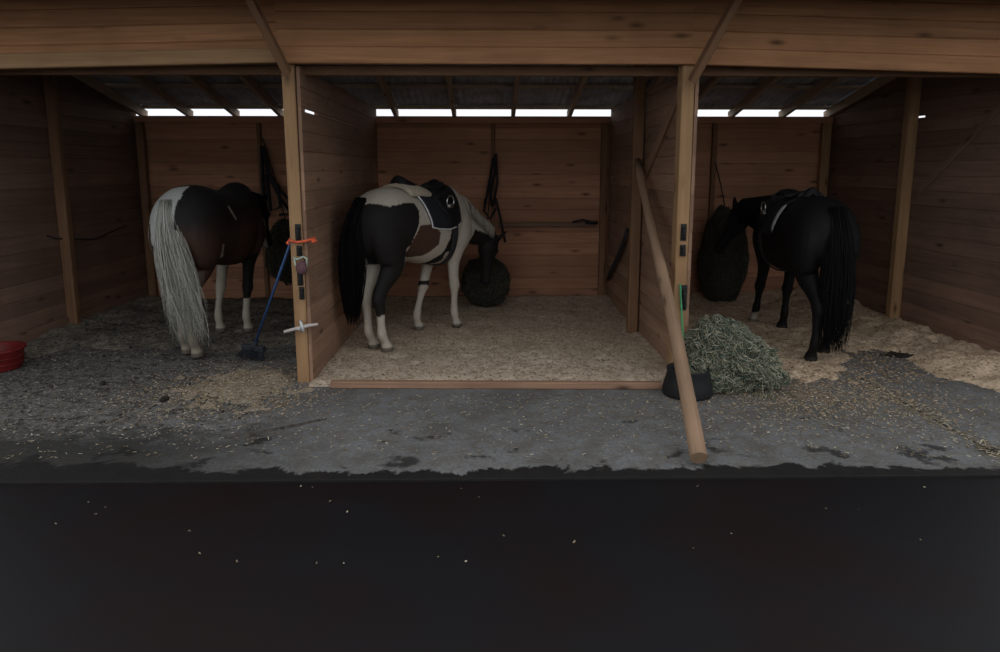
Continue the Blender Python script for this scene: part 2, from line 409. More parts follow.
# ------------------------------------------------------------------ bedding
def bedding(name, x0, x1, y0, y1, step, hf, mat, label):
    nx = int((x1 - x0) / step); ny = int((y1 - y0) / step)
    mb = MB()
    for j in range(ny + 1):
        for i in range(nx + 1):
            x = x0 + (x1 - x0) * i / nx; y = y0 + (y1 - y0) * j / ny
            e = min(1, i / 2, j / 2, (nx - i) / 2, (ny - j) / 2)
            z = hf(x, y)
            mb.v.append(Vector((x, y, (z if e >= 1 else min(z, -.02 + (z + .02) * e)))))
    w = nx + 1
    for j in range(ny):
        for i in range(nx):
            a = j * w + i
            if max(mb.v[k].z for k in (a, a + 1, a + w, a + w + 1)) > -.002: mb.face((a, a + 1, a + w + 1, a + w), None, True)
    o = mb.build(name, mat); tag(o, label, 'bedding', kind='stuff'); return o
def fn(x, y, s, o=0): return noise.fractal(Vector((x * s + o, y * s, o)), 1, 2, 5)
def ss(a, b, x):
    t = max(0, min(1, (x - a) / (b - a))); return t * t * (3 - 2 * t)
def h_mid(x, y):
    h = .020 + .016 * fn(x, y, 2.5, 3) + .008 * fn(x, y, 14, 7)
    return h * ss(5.10, 5.35, y + .1 * fn(x, y, 3, 1)) + .03 * ss(8.2, 8.8, y) - .012 * (1 - ss(5.1, 5.3, y))
def h_right(x, y):
    lim = 5.0 + .40 * fn(x, y, 1.5, 9) + .30 * fn(x, y, 6, 2) + .85 * ss(2.75, 3.35, x) - .8 * ss(3.5, 4.1, x)
    m = ss(lim, lim + .6, y)
    bank = .10 * ss(3.5, 4.2, x + .15 * fn(x, y, 2, 4)) * ss(4.5, 5.6, y) 
    h = .03 + .028 * fn(x, y, 2.2, 5) + .016 * fn(x, y, 11, 2)
    return -.02 + (h + .02) * m + bank * (.8 + .4 * fn(x, y, 5, 6)) + .05 * ss(8.0, 8.7, y)
def h_left(x, y):
    m = ss(6.05 + .4 * fn(x, y, 1.4, 2), 6.7, y)
    h = .025 + .035 * fn(x, y, 2.6, 8) + .020 * fn(x, y, 9, 1)
    wall = .05 * ss(-3.9, -4.35, x) * ss(5.3, 6, y)
    mound = .055 * math.exp(-(((x + 1.95) / .33) ** 2 + ((y - 5.25) / .42) ** 2))
    return -.015 + (h + .015) * m + wall
def h_mound(x, y):
    return -.02 + .05 * math.exp(-(((x + 1.9) / .42) ** 2 + ((y - 5.2) / .45) ** 2)) + .030 * fn(x, y, 5, 8)
bedding('wood_shavings_bedding', -1.45, 1.62, 5.12, 8.86, .035, h_mid, M_BED_MID, 'grey beige shavings covering the floor of the middle stall')
bedding('wood_shavings_bedding', 1.50, 4.43, 4.7, 8.86, .035, h_right, M_BED_R, 'tan shavings covering the floor of the right stall')
bedding('soiled_bedding', -4.45, -1.33, 5.3, 8.86, .035, h_left, M_BED_L, 'dark soiled bedding covering the floor of the left stall')
bedding('wood_shavings_heap', -2.7, -1.25, 4.5, 5.9, .03, h_mound, M_BED_TROD, 'thin patch of pale shavings in front of the left front post')

def h_dung(x, y):
    return h_right(x, y) - .03 + .055 * math.exp(-(((x - 3.62) / .26) ** 2 + ((y - 6.0) / .15) ** 2)) + .012 * fn(x, y, 9, 3)
bedding('dropping_heap', 3.1, 4.15, 5.6, 6.4, .025, h_dung, M_DUNG, 'flat dark patch of droppings in the bedding near the right side wall')
M_DIRT = plain('dried_dirt', (.055, .047, .040), .95, vary=.5, scale=25, bump=.01)
def h_streak(x, y):
    t = max(0, min(1, (x + 1.72) / .62)); cy = 4.14 + .34 * t ** 1.3
    return -.012 + .022 * math.exp(-((y - cy) / .035) ** 2) * ss(-1.78, -1.6, x) * (1 - ss(-1.15, -1.0, x)) + .006 * fn(x, y, 14, 3)
bedding('dirt_streak', -1.9, -.9, 4.0, 4.65, .02, h_streak, M_DIRT, 'thin curved streak of dirt on the concrete in front of the left front post')
def scatter(name, n, spots, lo, hi, wd, mat, label, thin=.0012, curl=0):
    """loose bits, each a tiny three-sided splinter lying on the ground"""
    mb = MB()
    for _ in range(n):
        x, y, z = spots()
        if z is None: continue
        L = random.uniform(lo, hi); a = random.uniform(0, 2 * math.pi); w = random.uniform(*wd)
        d = Vector((math.cos(a), math.sin(a), random.uniform(-.12, .35))); s = Vector((-math.sin(a), math.cos(a), random.uniform(-.3, .3))) * w
        p = Vector((x, y, z + .003)); q = p + d * L; up = Vector((0, 0, thin + w * .3))
        b = len(mb.v); mb.v += [p - s, p + s, p + up, q - s, q + s, q + up]
        for f in ((0, 1, 2), (3, 5, 4), (0, 3, 4, 1), (1, 4, 5, 2), (2, 5, 3, 0)): mb.face([b + k for k in f])
    return tag(mb.build(name, mat), label, 'loose bits', kind='stuff')
def spot(x0, x1, y0, y1, hf=None):
    def f():
        x = random.uniform(x0, x1); y = random.uniform(y0, y1)
        z = max(0, hf(x, y)) if hf else 0
        return x, y, z
    return f
def clump(cx, cy, sx, sy, hf=None):
    def f():
        x = random.gauss(cx, sx); y = max(3.6, random.gauss(cy, sy)); return x, y, max(0, hf(x, y)) if hf else 0
    return f
scatter('loose_shavings', 9000, spot(-1.38, 1.5, 5.2, 8.6, h_mid), .006, .022, (.003, .008), M_CHIP, 'pale flakes strewn over the middle stall bedding')
scatter('loose_shavings', 9000, spot(1.62, 4.3, 5.2, 8.6, h_right), .006, .025, (.003, .009), M_CHIP, 'pale flakes strewn over the right stall bedding')
scatter('loose_straw', 5200, spot(-4.25, -1.5, 4.2, 8.2, h_left), .006, .03, (.0015, .006), M_GREYBITS, 'straw bits strewn over the left stall floor')
def front_spot():
    r = random.random()
    if r < .22: x, y = random.gauss(-1.95, .3), random.gauss(5.15, .33)
    elif r < .55: x, y = random.gauss(2.6, .6), random.gauss(4.6, .35)
    elif r < .68: x, y = random.gauss(1.1, .8), random.gauss(4.6, .35)
    else: x, y = random.uniform(-4, 4.3), random.uniform(3.85, 5.1)
    y = max(3.8, min(5.9, y))
    if -1.55 < x < 1.6 and y > 4.98: y = 4.98 - random.random() * .3
    return x, y, max(0, h_mound(x, y)) if -2.7 < x < -1.25 and y > 4.5 else 0
scatter('loose_clods', 1300, spot(-4.2, -1.6, 4.3, 7.5, h_left), .010, .035, (.006, .012), M_CLOD, 'small grey clods littering the left stall floor')
scatter('loose_straw', 7000, front_spot, .005, .026, (.0012, .004), M_STRAW, 'straw bits strewn over the bare concrete in front of the stalls')
def joint_spot():
    y = random.uniform(3.65, 5.2); return 3.01 + random.gauss(0, .05), y, 0
scatter('loose_shavings', 2600, clump(-1.95, 5.15, .42, .38, h_mound), .005, .02, (.002, .006), M_CHIP, 'pale flakes strewn around the left front post foot')
scatter('loose_shavings', 2600, clump(2.45, 4.95, .5, .28, h_right), .005, .02, (.002, .006), M_CHIP, 'pale flakes strewn over the concrete right of the floor hay net')
scatter('loose_straw', 420, joint_spot, .01, .05, (.002, .004), M_STRAW, 'line of straw caught in the floor joint before the right stall')

scatter('pale_grit', 26, lambda: (random.uniform(-2.2, 2.4), random.uniform(2.75, 3.5), -.014), .006, .016, (.002, .005), M_STRAW, 'pale specks of grit on the dark wet yard')
def lump(x, y, s, label, mat=M_DUNG, n=6):
    mb = MB()
    for k in range(n):
        a = random.uniform(0, 6.28); r = s * random.uniform(0, 1.0) if k else 0
        c = Vector((x + r * math.cos(a), y + r * math.sin(a) * .7, s * random.uniform(.3, .45)))
        q = s * random.uniform(.45, .6)
        rings = []
        for i in range(6):
            ph = math.pi * (i + .3) / 5.6; rings.append([c + Vector((q * math.sin(ph) * math.cos(t * math.pi / 5) * (1 + .25 * noise.noise(Vector((i, t, k * 9)))), q * math.sin(ph) * math.sin(t * math.pi / 5), -q * .7 * math.cos(ph))) for t in range(10)])
        mb.loft(rings)
    return tag(mb.build('horse_dropping', mat, loc=(x, y, 0)), label, 'dropping', 'dark droppings on the floor')
lump(-2.37, 4.86, .045, 'small dark dropping on the concrete left of the left front post', n=4)
lump(-3.02, 5.25, .04, 'small dark dropping on the concrete below the brown horse tail', n=3)

# ------------------------------------------------------------------ horses
def cr(pts, n):
    """Catmull-Rom through tuples"""
    out = []; P = [pts[0]] + list(pts) + [pts[-1]]
    for i in range(1, len(P) - 2):
        for k in range(n):
            t = k / n
            out.append(tuple(.5 * ((2 * b) + (-a + c) * t + (2 * a - 5 * b + 4 * c - d) * t * t + (-a + 3 * b - 3 * c + d) * t ** 3) for a, b, c, d in zip(P[i - 1], P[i], P[i + 1], P[i + 2])))
    out.append(tuple(pts[-1])); return out
# x, top, bottom, half width (withers 1.5 m)
TRUNK = [(-.80, 1.20, 1.04, .07), (-.76, 1.31, .94, .17), (-.66, 1.41, .88, .25), (-.52, 1.475, .86, .285), (-.36, 1.49, .84, .29), (-.18, 1.46, .79, .28), (0, 1.43, .74, .285), (.18, 1.425, .71, .28),
         (.34, 1.46, .71, .25), (.47, 1.50, .75, .215), (.60, 1.44, .84, .19), (.70, 1.33, .93, .15), (.76, 1.22, 1.02, .07)]
def trunk_at(x, s=1):
    P = TRUNK
    x = max(P[0][0], min(P[-1][0], x))
    for a, b in zip(P[:-1], P[1:]):
        if a[0] <= x <= b[0]:
            t = (x - a[0]) / (b[0] - a[0]); t = t * t * (3 - 2 * t) * .3 + t * .7
            return [s * (a[k] + (b[k] - a[k]) * t) for k in (1, 2, 3)]
def trunk_pt(x, phi, off, s=1):
    """point on the trunk's skin; phi 0 = spine, + = left side"""
    top, bot, w = trunk_at(x, s); h = (top - bot) / 2; c = (top + bot) / 2
    y = math.sin(phi); z = math.cos(phi)
    y = math.copysign(abs(y) ** .88, y); z = math.copysign(abs(z) ** .95, z)
    return Vector((x, y * (w + off), c + z * (h + off)))

def ell(c, u, v, ru, rv, n=20, pw=1.0):
    o = []
    for i in range(n):
        a = 2 * math.pi * i / n; x = math.cos(a); y = math.sin(a)
        o.append(c + u * (math.copysign(abs(x) ** pw, x) * ru) + v * (math.copysign(abs(y) ** pw, y) * rv))
    return o
def limb(mb, pts, n=16, sub=4, side=(0, 1, 0)):
    """pts: (x,y,z, r fore-aft, r sideways)"""
    P = cr(pts, sub); rings = []
    for k, p in enumerate(P):
        c = Vector(p[:3]); d = (Vector(P[min(k + 1, len(P) - 1)][:3]) - Vector(P[max(k - 1, 0)][:3])).normalized()
        s = Vector(side); s = (s - d * s.dot(d)).normalized(); f = d.cross(s)
        rings.append(ell(c, f, s, max(.006, p[3]), max(.006, p[4]), n))
    mb.loft(rings)

def make_horse(name, label, loc, heading, hooves, poll, muzzle, coat, s=1.0, ear=(0, 0, 0), voxel=.013):
    """hooves in world x, y: dict HR HL FR FL"""
    root = empty(name, loc, label, 'horse', None, heading)
    ch, sh = math.cos(heading), math.sin(heading)
    def toloc(w):
        dx, dy = w[0] - loc[0], w[1] - loc[1]; return (dx * ch + dy * sh, -dx * sh + dy * ch)
    mb = MB()
    P = cr(TRUNK, 4); rings = []
    for p in P:
        x = p[0]; h = (p[1] - p[2]) / 2 * s; c = (p[1] + p[2]) / 2 * s
        ring = []
        for i in range(36):
            a = 2 * math.pi * i / 36; y = math.sin(a); z = math.cos(a)
            ring.append(Vector((x, math.copysign(abs(y) ** .88, y) * p[3] * s, c + math.copysign(abs(z) ** .95, z) * h)))
        rings.append(ring)
    mb.loft(rings)
    # hind legs
    for key, sg in (('HR', -1), ('HL', 1)):
        hx, hy = toloc(hooves[key])
        hy0 = sg * .15
        limb(mb, [(-.46, sg * .10, 1.27 * s, .20, .13), (-.55, sg * .15, 1.10 * s, .225, .135), (-.53 + (hx + .6) * .25, sg * .165, .93 * s, .185, .115), (-.50 + (hx + .6) * .4, sg * .15 * .5 + hy * .5, .78 * s, .128, .090),
                  (-.62 + (hx + .6) * .7, hy * .85 + sg * .02, .61 * s, .074, .056), (-.67 + (hx + .6) * .85, hy, .51 * s, .074, .055), (-.655 + (hx + .6) * .95, hy, .42 * s, .049, .042),
                  (hx - .045, hy, .28, .039, .034), (hx - .04, hy, .185, .047, .042), (hx - .005, hy, .115, .038, .037), (hx + .012, hy, .075, .046, .045)])
        limb(mb, [(hx + .010, hy, .085, .044, .043), (hx + .020, hy, .05, .056, .052), (hx + .030, hy, .022, .066, .060), (hx + .032, hy, .014, .067, .061)], sub=2)
    for key, sg in (('FR', -1), ('FL', 1)):
        hx, hy = toloc(hooves[key]); dx = hx - .45
        limb(mb, [(.58, sg * .09, 1.20 * s, .15, .10), (.56, sg * .13, 1.02 * s, .16, .11), (.47 + dx * .1, sg * .14, .86 * s, .115, .085), (.44 + dx * .3, sg * .13 * .7 + hy * .3, .70 * s, .072, .060),
                  (.44 + dx * .5, sg * .13 * .45 + hy * .55, .54 * s, .056, .050), (.45 + dx * .62, sg * .13 * .3 + hy * .7, .46 * s, .060, .056), (.445 + dx * .7, sg * .13 * .2 + hy * .8, .40 * s, .043, .041),
                  (.44 + dx * .85, hy, .28, .036, .033), (.435 + dx * .95, hy, .185, .045, .041), (hx - .0, hy, .115, .037, .036), (hx + .012, hy, .075, .041, .040)])
        limb(mb, [(hx + .010, hy, .085, .043, .042), (hx + .020, hy, .05, .056, .053), (hx + .028, hy, .022, .066, .061), (hx + .030, hy, .014, .067, .062)], sub=2)
    # neck
    po = Vector(poll); mz = Vector(muzzle)
    nb = Vector((.47, 0, 1.17 * s)); nm_ = nb.lerp(po, .5) + Vector((.05, 0, .05))
    c1 = Vector((.62, (po.y) * .10, 1.19 * s)).lerp(po, .12)
    limb(mb, [(nb.x, nb.y, nb.z, .29, .15), (c1.x, c1.y, c1.z, .235, .125), (*nb.lerp(po, .50), .175, .095), (*nb.lerp(po, .75), .140, .078), (*nb.lerp(po, .93), .118, .070), (*(po + (po - nb).normalized() * .02), .095, .06)], sub=5, side=(-(po - nb).y, (po - nb).x, 0))
    # head
    hd = (mz - po).normalized(); HL = (mz - po).length
    lat = Vector((-hd.y, hd.x, 0)) if math.hypot(hd.x, hd.y) > .2 else Vector((-(po - nb).y, (po - nb).x, 0))
    # keep the head's side axis roughly square to the neck
    lat = Vector((-(po - nb).y * .5 - hd.y * .5, (po - nb).x * .5 + hd.x * .5, 0)); lat = (lat - hd * lat.dot(hd)).normalized()
    fr = lat.cross(hd).normalized()          # towards the forehead
    if fr.dot(Vector(((po - nb).x, (po - nb).y, .4))) < 0: fr = -fr
    def hp(t, f, l=0): return po + hd * (HL * t) + fr * f + lat * l
    prof = [(-.08, .075, -.035, .055), (.04, .090, -.095, .085), (.16, .088, -.150, .100), (.30, .074, -.150, .094), (.44, .058, -.115, .074), (.60, .048, -.080, .060), (.76, .046, -.062, .054), (.89, .046, -.058, .058), (.97, .034, -.046, .050), (1.01, .012, -.022, .03)]
    rings = []
    for t, f1, f0, w in cr(prof, 3): rings.append(ell(hp(t, (f1 + f0) / 2), fr, lat, (f1 - f0) / 2, w, 20, .92))
    mb.loft(rings)
    for sg in (-1, 1):
        e0 = hp(.01, .055, sg * .052); tip = e0 + (-hd * .105 + fr * .05 + lat * sg * .035 + Vector(ear))
        mb.tube([e0 + hd * .03, e0.lerp(tip, .35), e0.lerp(tip, .7), tip], [.022, .031, .024, .008], 10, fr, .7)
        ey = hp(.27, .035, sg * .080)
        mb.tube([ey - hd * .03, ey, ey + hd * .03], [.010, .024, .010], 10)
        ns = hp(.93, .012, sg * .045); mb.tube([ns - hd * .02, ns + hd * .015], [.016, .018], 8)
    # one continuous skin
    tmp = mb.build('body', M_BLACK)
    md = tmp.modifiers.new('r', 'REMESH'); md.mode = 'VOXEL'; md.voxel_size = voxel; md.use_smooth_shade = True
    ms = tmp.modifiers.new('s', 'SMOOTH'); ms.factor = .5; ms.iterations = 5
    dg = bpy.context.evaluated_depsgraph_get(); dg.update()
    me = bpy.data.meshes.new_from_object(tmp.evaluated_get(dg)); me.name = 'body'
    bpy.data.objects.remove(tmp)
    at = me.color_attributes.new('coat', 'FLOAT_COLOR', 'POINT')
    info = dict(nb=nb, po=po, mz=mz, hp=hp, s=s)
    for i, v in enumerate(me.vertices):
        p = v.co; q = p + noise.noise_vector(p * 9) * .016
        c = coat(q, info)
        if p.z < .055: c = (.15, .125, .10) if c[0] > .1 else (.03, .026, .023)
        at.data[i].color = (*c, 1)
    for p in me.polygons: p.use_smooth = True
    me.materials.clear(); me.materials.append(M_COAT)
    o = bpy.data.objects.new('body', me); col.objects.link(o); o.parent = root
    return root, info
def coat_mat():
    m, nt, b, N, L = new_mat('horse_coat')
    a = N('ShaderNodeAttribute'); a.attribute_name = 'coat'
    t = N('ShaderNodeTexCoord').outputs['Object']
    n = nz(nt, mapped(nt, t, (60, 60, 18)), 1, 4, .7)
    L(mix(nt, .5, a.outputs['Color'], ramp(nt, n, [(.3, (.55, .55, .55)), (.7, (1, 1, 1))]), 'MULTIPLY'), b.inputs['Base Color'])
    b.inputs['Roughness'].default_value = .65; b.inputs['Specular IOR Level'].default_value = .13
    return m
M_COAT = coat_mat()

def inpoly(x, z, P):
    r = False; j = len(P) - 1
    for i in range(len(P)):
        if (P[i][1] > z) != (P[j][1] > z) and x < (P[j][0] - P[i][0]) * (z - P[i][1]) / (P[j][1] - P[i][1]) + P[i][0]: r = not r
        j = i
    return r
WHITE = (.50, .445, .37); BLK = (.018, .016, .0155); BRN = (.085, .045, .030); GRY = (.36, .35, .32)

def hair(parent, name, mat, strands, r0=.006, n=3, loc=None):
    mb = MB()
    for pts in strands:
        k = len(pts); mb.tube(pts, [r0 * (1 - .75 * i / (k - 1)) for i in range(k)], n, (1, 0, 0), .6)
    return mb.build(name, mat, parent)
def tail_strands(root, bottom, n, spread, width0, side=0, wav=.02, back=.13, flare=1):
    """falls from the dock"""
    out = []; root = Vector(root); bottom = Vector(bottom)
    for _ in range(n):
        a = random.uniform(0, 2 * math.pi); r = math.sqrt(random.random())
        o0 = Vector((math.cos(a) * r * width0 * .7, math.sin(a) * r * width0, random.uniform(-.10, .03)))
        sp = Vector((math.cos(a) * r * spread[0], math.sin(a) * r * spread[1], 0))
        L = random.uniform(.78, 1.03) if flare > 0 else random.uniform(.55, 1.06); ph = random.uniform(0, 6.28); pts = []
        for i in range(9):
            t = i / 8 * L
            p = root.lerp(bottom, t); hump = math.sin(min(1, t * 3.2) * math.pi / 2) * back
            wd = math.sin(min(1, t * 1.5) * math.pi / 2) * (1 - .45 * max(0, t - .6) / .4 * flare)
            p = p + o0 * (1 - t) + sp * wd + Vector((-hump * (1 - t * .35), 0, .0)) + Vector((0, math.sin(ph + t * 7) * wav * t, 0))
            pts.append(p)
        out.append(pts)
    return out
def mane_strands(info, n, side, length, t0=.18, t1=.98):
    nb, po, s = info['nb'], info['po'], info['s']; out = []
    ax = (po - nb).normalized(); lat = Vector((-ax.y, ax.x, 0)).normalized(); up = ax.cross(lat).normalized()
    if up.z < 0: up = -up
    for _ in range(n):
        t = random.uniform(t0, t1); r = .29 + (.10 - .29) * min(1, t * 1.05) + .012
        c = nb.lerp(po, t) + up * r * .94
        l = length * random.uniform(.7, 1.1); pts = []
        w = (.12 * (1 - t) + .075 * t)
        for i in range(7):
            k = i / 6
            pts.append(c + lat * side * (w * 1.15 * math.sin(min(1, k * 2) * math.pi / 2) + .012) - Vector((0, 0, l * k ** 1.25)) + up * .02 * (1 - k) + ax * .02 * random.uniform(-1, 1) * k)
        out.append(pts)
    return out

# --- middle pinto
def coat_mid(p, I):
    x, y, z = p
    po = I['po']; nb = I['nb']
    hdv = (I['mz'] - po).normalized(); t = (p - po).dot(hdv); ax = (po - nb).normalized(); u = (p - nb).dot(ax) / (po - nb).length
    if z > (.45 if x < .95 else .2) and x > .72 and (u > .93 or (p - po).length < .16 or (t > .02 and x > po.x - .25 and (p - (po + hdv * t)).length < .22) or (p - I['mz']).length < .2): return BLK
    if x > .62 and z > .62:
        low = (nb.lerp(po, max(0, min(1, u))).z - z)
        if low > .0 and u > .52: return BLK
        return WHITE
    if x > .2 and z < .85:
        if abs(z - .50) < .022 and y > 0: return BLK
        return WHITE if z > .02 else BLK
    # hind legs
    if x < -.30 and z < .80:
        if y < -.065: return BLK if z > .37 + .12 * (x + .6) else WHITE
        return WHITE
    if x < -.45 and z < 1.10 and y > .06: return WHITE
    right = y < .06
    if right:
        if inpoly(x, z, [(-1, 1.34), (-.70, 1.36), (-.60, 1.33), (-.44, 1.36), (-.30, 1.35), (-.24, 1.27), (-.30, 1.12), (-.37, .95), (-.44, .84), (-.3, .6), (-1, .6)]): return BLK if z > .0 else BLK
        if inpoly(x, z, [(-.26, 1.14), (-.08, 1.15), (.05, 1.06), (.03, .94), (-.12, .84), (-.34, .84), (-.36, .98)]): return BRN
        if inpoly(x, z, [(.27, 1.25), (.38, 1.25), (.36, .97), (.26, .80), (.10, .70), (-.05, .70), (.12, .84), (.22, .98)]): return BLK
        return WHITE
    if inpoly(x, z, [(-1, 1.25), (-.5, 1.38), (-.3, 1.2), (-.4, .9), (-1, .9)]): return BLK
    if inpoly(x, z, [(-.2, 1.2), (.2, 1.3), (.3, 1.0), (0, .8), (-.3, .9)]): return BRN
    return WHITE
HM = R(56); LM = (-.715, 6.75, .012)
mid, im = make_horse('horse', 'saddled black and white pinto horse with a black tail in the middle stall', LM, HM,
    dict(HR=(-.941, 6.14), HL=(-1.08, 6.25), FL=(-.735, 7.0), FR=(-.345, 7.11)), (1.19, -.10, .90), (1.13, -.06, .38), coat_mid, ear=(0, -.05, 0))
hair(mid, 'tail', M_TAILBLACK, tail_strands((-.70, .02, 1.38), (-.76, .03, .30), 420, (.09, .11), .06, back=.13), .0065)
hair(mid, 'mane', M_MANEWHITE, mane_strands(im, 240, -1, .17, .25, .85), .006)

# --- left brown and white horse
def coat_left(p, I):
    x, y, z = p
    po = I['po']; nb = I['nb']; u = (p - nb).dot((po - nb)) / (po - nb).length_squared
    if x > .9:
        hp = I['hp']; d = (p - po); hd = (I['mz'] - po).normalized(); t = d.dot(hd)
        if t > .0 and (d - hd * t).length < .2 and abs(y - (po.y + hd.y * t)) < .028 : return GRY
        return BLK
    if x > .2 and z < .82:
        if z < .36: return WHITE
        if y > 0.02: return WHITE if (noise.noise(p * 5) > -.1) else BRN
        return BLK
    if x < -.25 and z < .78:
        if z < .44: return (.36, .31, .24)
        if y > 0: return WHITE if x < -.6 else BRN
        return BRN if x > -.56 else (.13, .10, .08)
    if x < -.46 and y > -.04 and z > 1.02 and x < -.5: 
        if y < .2 or z > 1.2: return (.42, .43, .41)
    if x < -.5 and y > .12 and z > .9: return (.06, .035, .025) if y < .24 else (.42, .42, .4)
    if inpoly(x, z, [(-.30, 1.32), (-.24, 1.33), (-.15, 1.20), (-.18, 1.20)]) and y < 0: return WHITE
    if inpoly(x, z, [(-.40, .98), (-.36, 1.0), (-.22, .86), (-.34, .80), (-.46, .86)]) and y < 0: return WHITE
    if y < 0 and .60 < x < .72 and z < 1.15: return GRY
    k = ss(1.05, 1.34, z - .1 * x + .08 * noise.noise(p * 3)); base = BRN if -.1 < x < .5 else (.06, .034, .025)
    return tuple(b_ + (a_ - b_) * k for a_, b_ in zip(BLK, base))
HLf = R(85)
left, il = make_horse('horse', 'brown and white horse with a long silver tail in the left stall', (-2.58, 6.58, .012), HLf,
    dict(HR=(-2.59, 5.975), HL=(-2.73, 6.10), FL=(-2.75, 6.95), FR=(-2.465, 6.94)), (1.18, .08, 1.27), (1.34, .06, .78), coat_left, 1.02)
hair(left, 'tail', M_TAILGREY, tail_strands((-.72, .06, 1.38), (-.74, -.13, .22), 560, (.07, .145), .05, back=.08, wav=.045, flare=-.4), .0048)
hair(left, 'mane', M_TAILBLACK, mane_strands(il, 180, -1, .26), .007)

# --- right black horse
def coat_black(p, I):
    x, y, z = p
    if z < .13 and x > .7: return (.34, .30, .25)
    return (.010, .0095, .010)
HR_ = R(87); LR = (2.93, 6.44, .014)
right, ir = make_horse('horse', 'black saddled horse turned to its hay net in the right stall', LR, HR_,
    dict(HL=(2.80, 5.74), HR=(3.04, 6.0), FL=(2.89, 7.28), FR=(3.07, 6.97)), (1.06, .22, 1.22), (1.14, .44, .74), coat_black, .955)
hair(right, 'tail', M_TAILBLACK, tail_strands((-.70, -.02, 1.32), (-.76, -.03, .15), 460, (.10, .12), .07, back=.09, wav=.02, flare=.5), .0068)
hair(right, 'mane', M_TAILBLACK, mane_strands(ir, 220, 1, .24), .007)

# ------------------------------------------------------------------ saddles
def patch(xs, phis, off, th, s, xoff=lambda x, p: 0):
    """a padded sheet following the horse's back, closed and of real thickness"""
    mb = MB(); nx, npz = len(xs), len(phis); base = 0
    for lay in (off, off + th):
        for i, x in enumerate(xs):
            for j, p in enumerate(phis):
                o = lay
                if (i in (0, nx - 1) or j in (0, npz - 1)) and lay > off: o = off + th * .4
                xx = x + xoff(x, p)
                mb.v.append(trunk_pt(xx, p, o, s))
    w = npz; A = nx * npz
    for i in range(nx - 1):
        for j in range(npz - 1):
            a = i * w + j
            mb.face((a, a + 1, a + w + 1, a + w), None, True); mb.face((A + a, A + a + w, A + a + w + 1, A + a + 1), None, True)
    rim = [j for j in range(npz)] + [i * w + npz - 1 for i in range(1, nx)] + [(nx - 1) * w + j for j in range(npz - 2, -1, -1)] + [i * w for i in range(nx - 2, 0, -1)]
    for k in range(len(rim)):
        a, b = rim[k], rim[(k + 1) % len(rim)]; mb.face((a, A + a, A + b, b), None, True)
    return mb
def lin(a, b, n): return [a + (b - a) * i / (n - 1) for i in range(n)]
def shift_to(mb, o): mb.v = [v - o for v in mb.v]; return mb
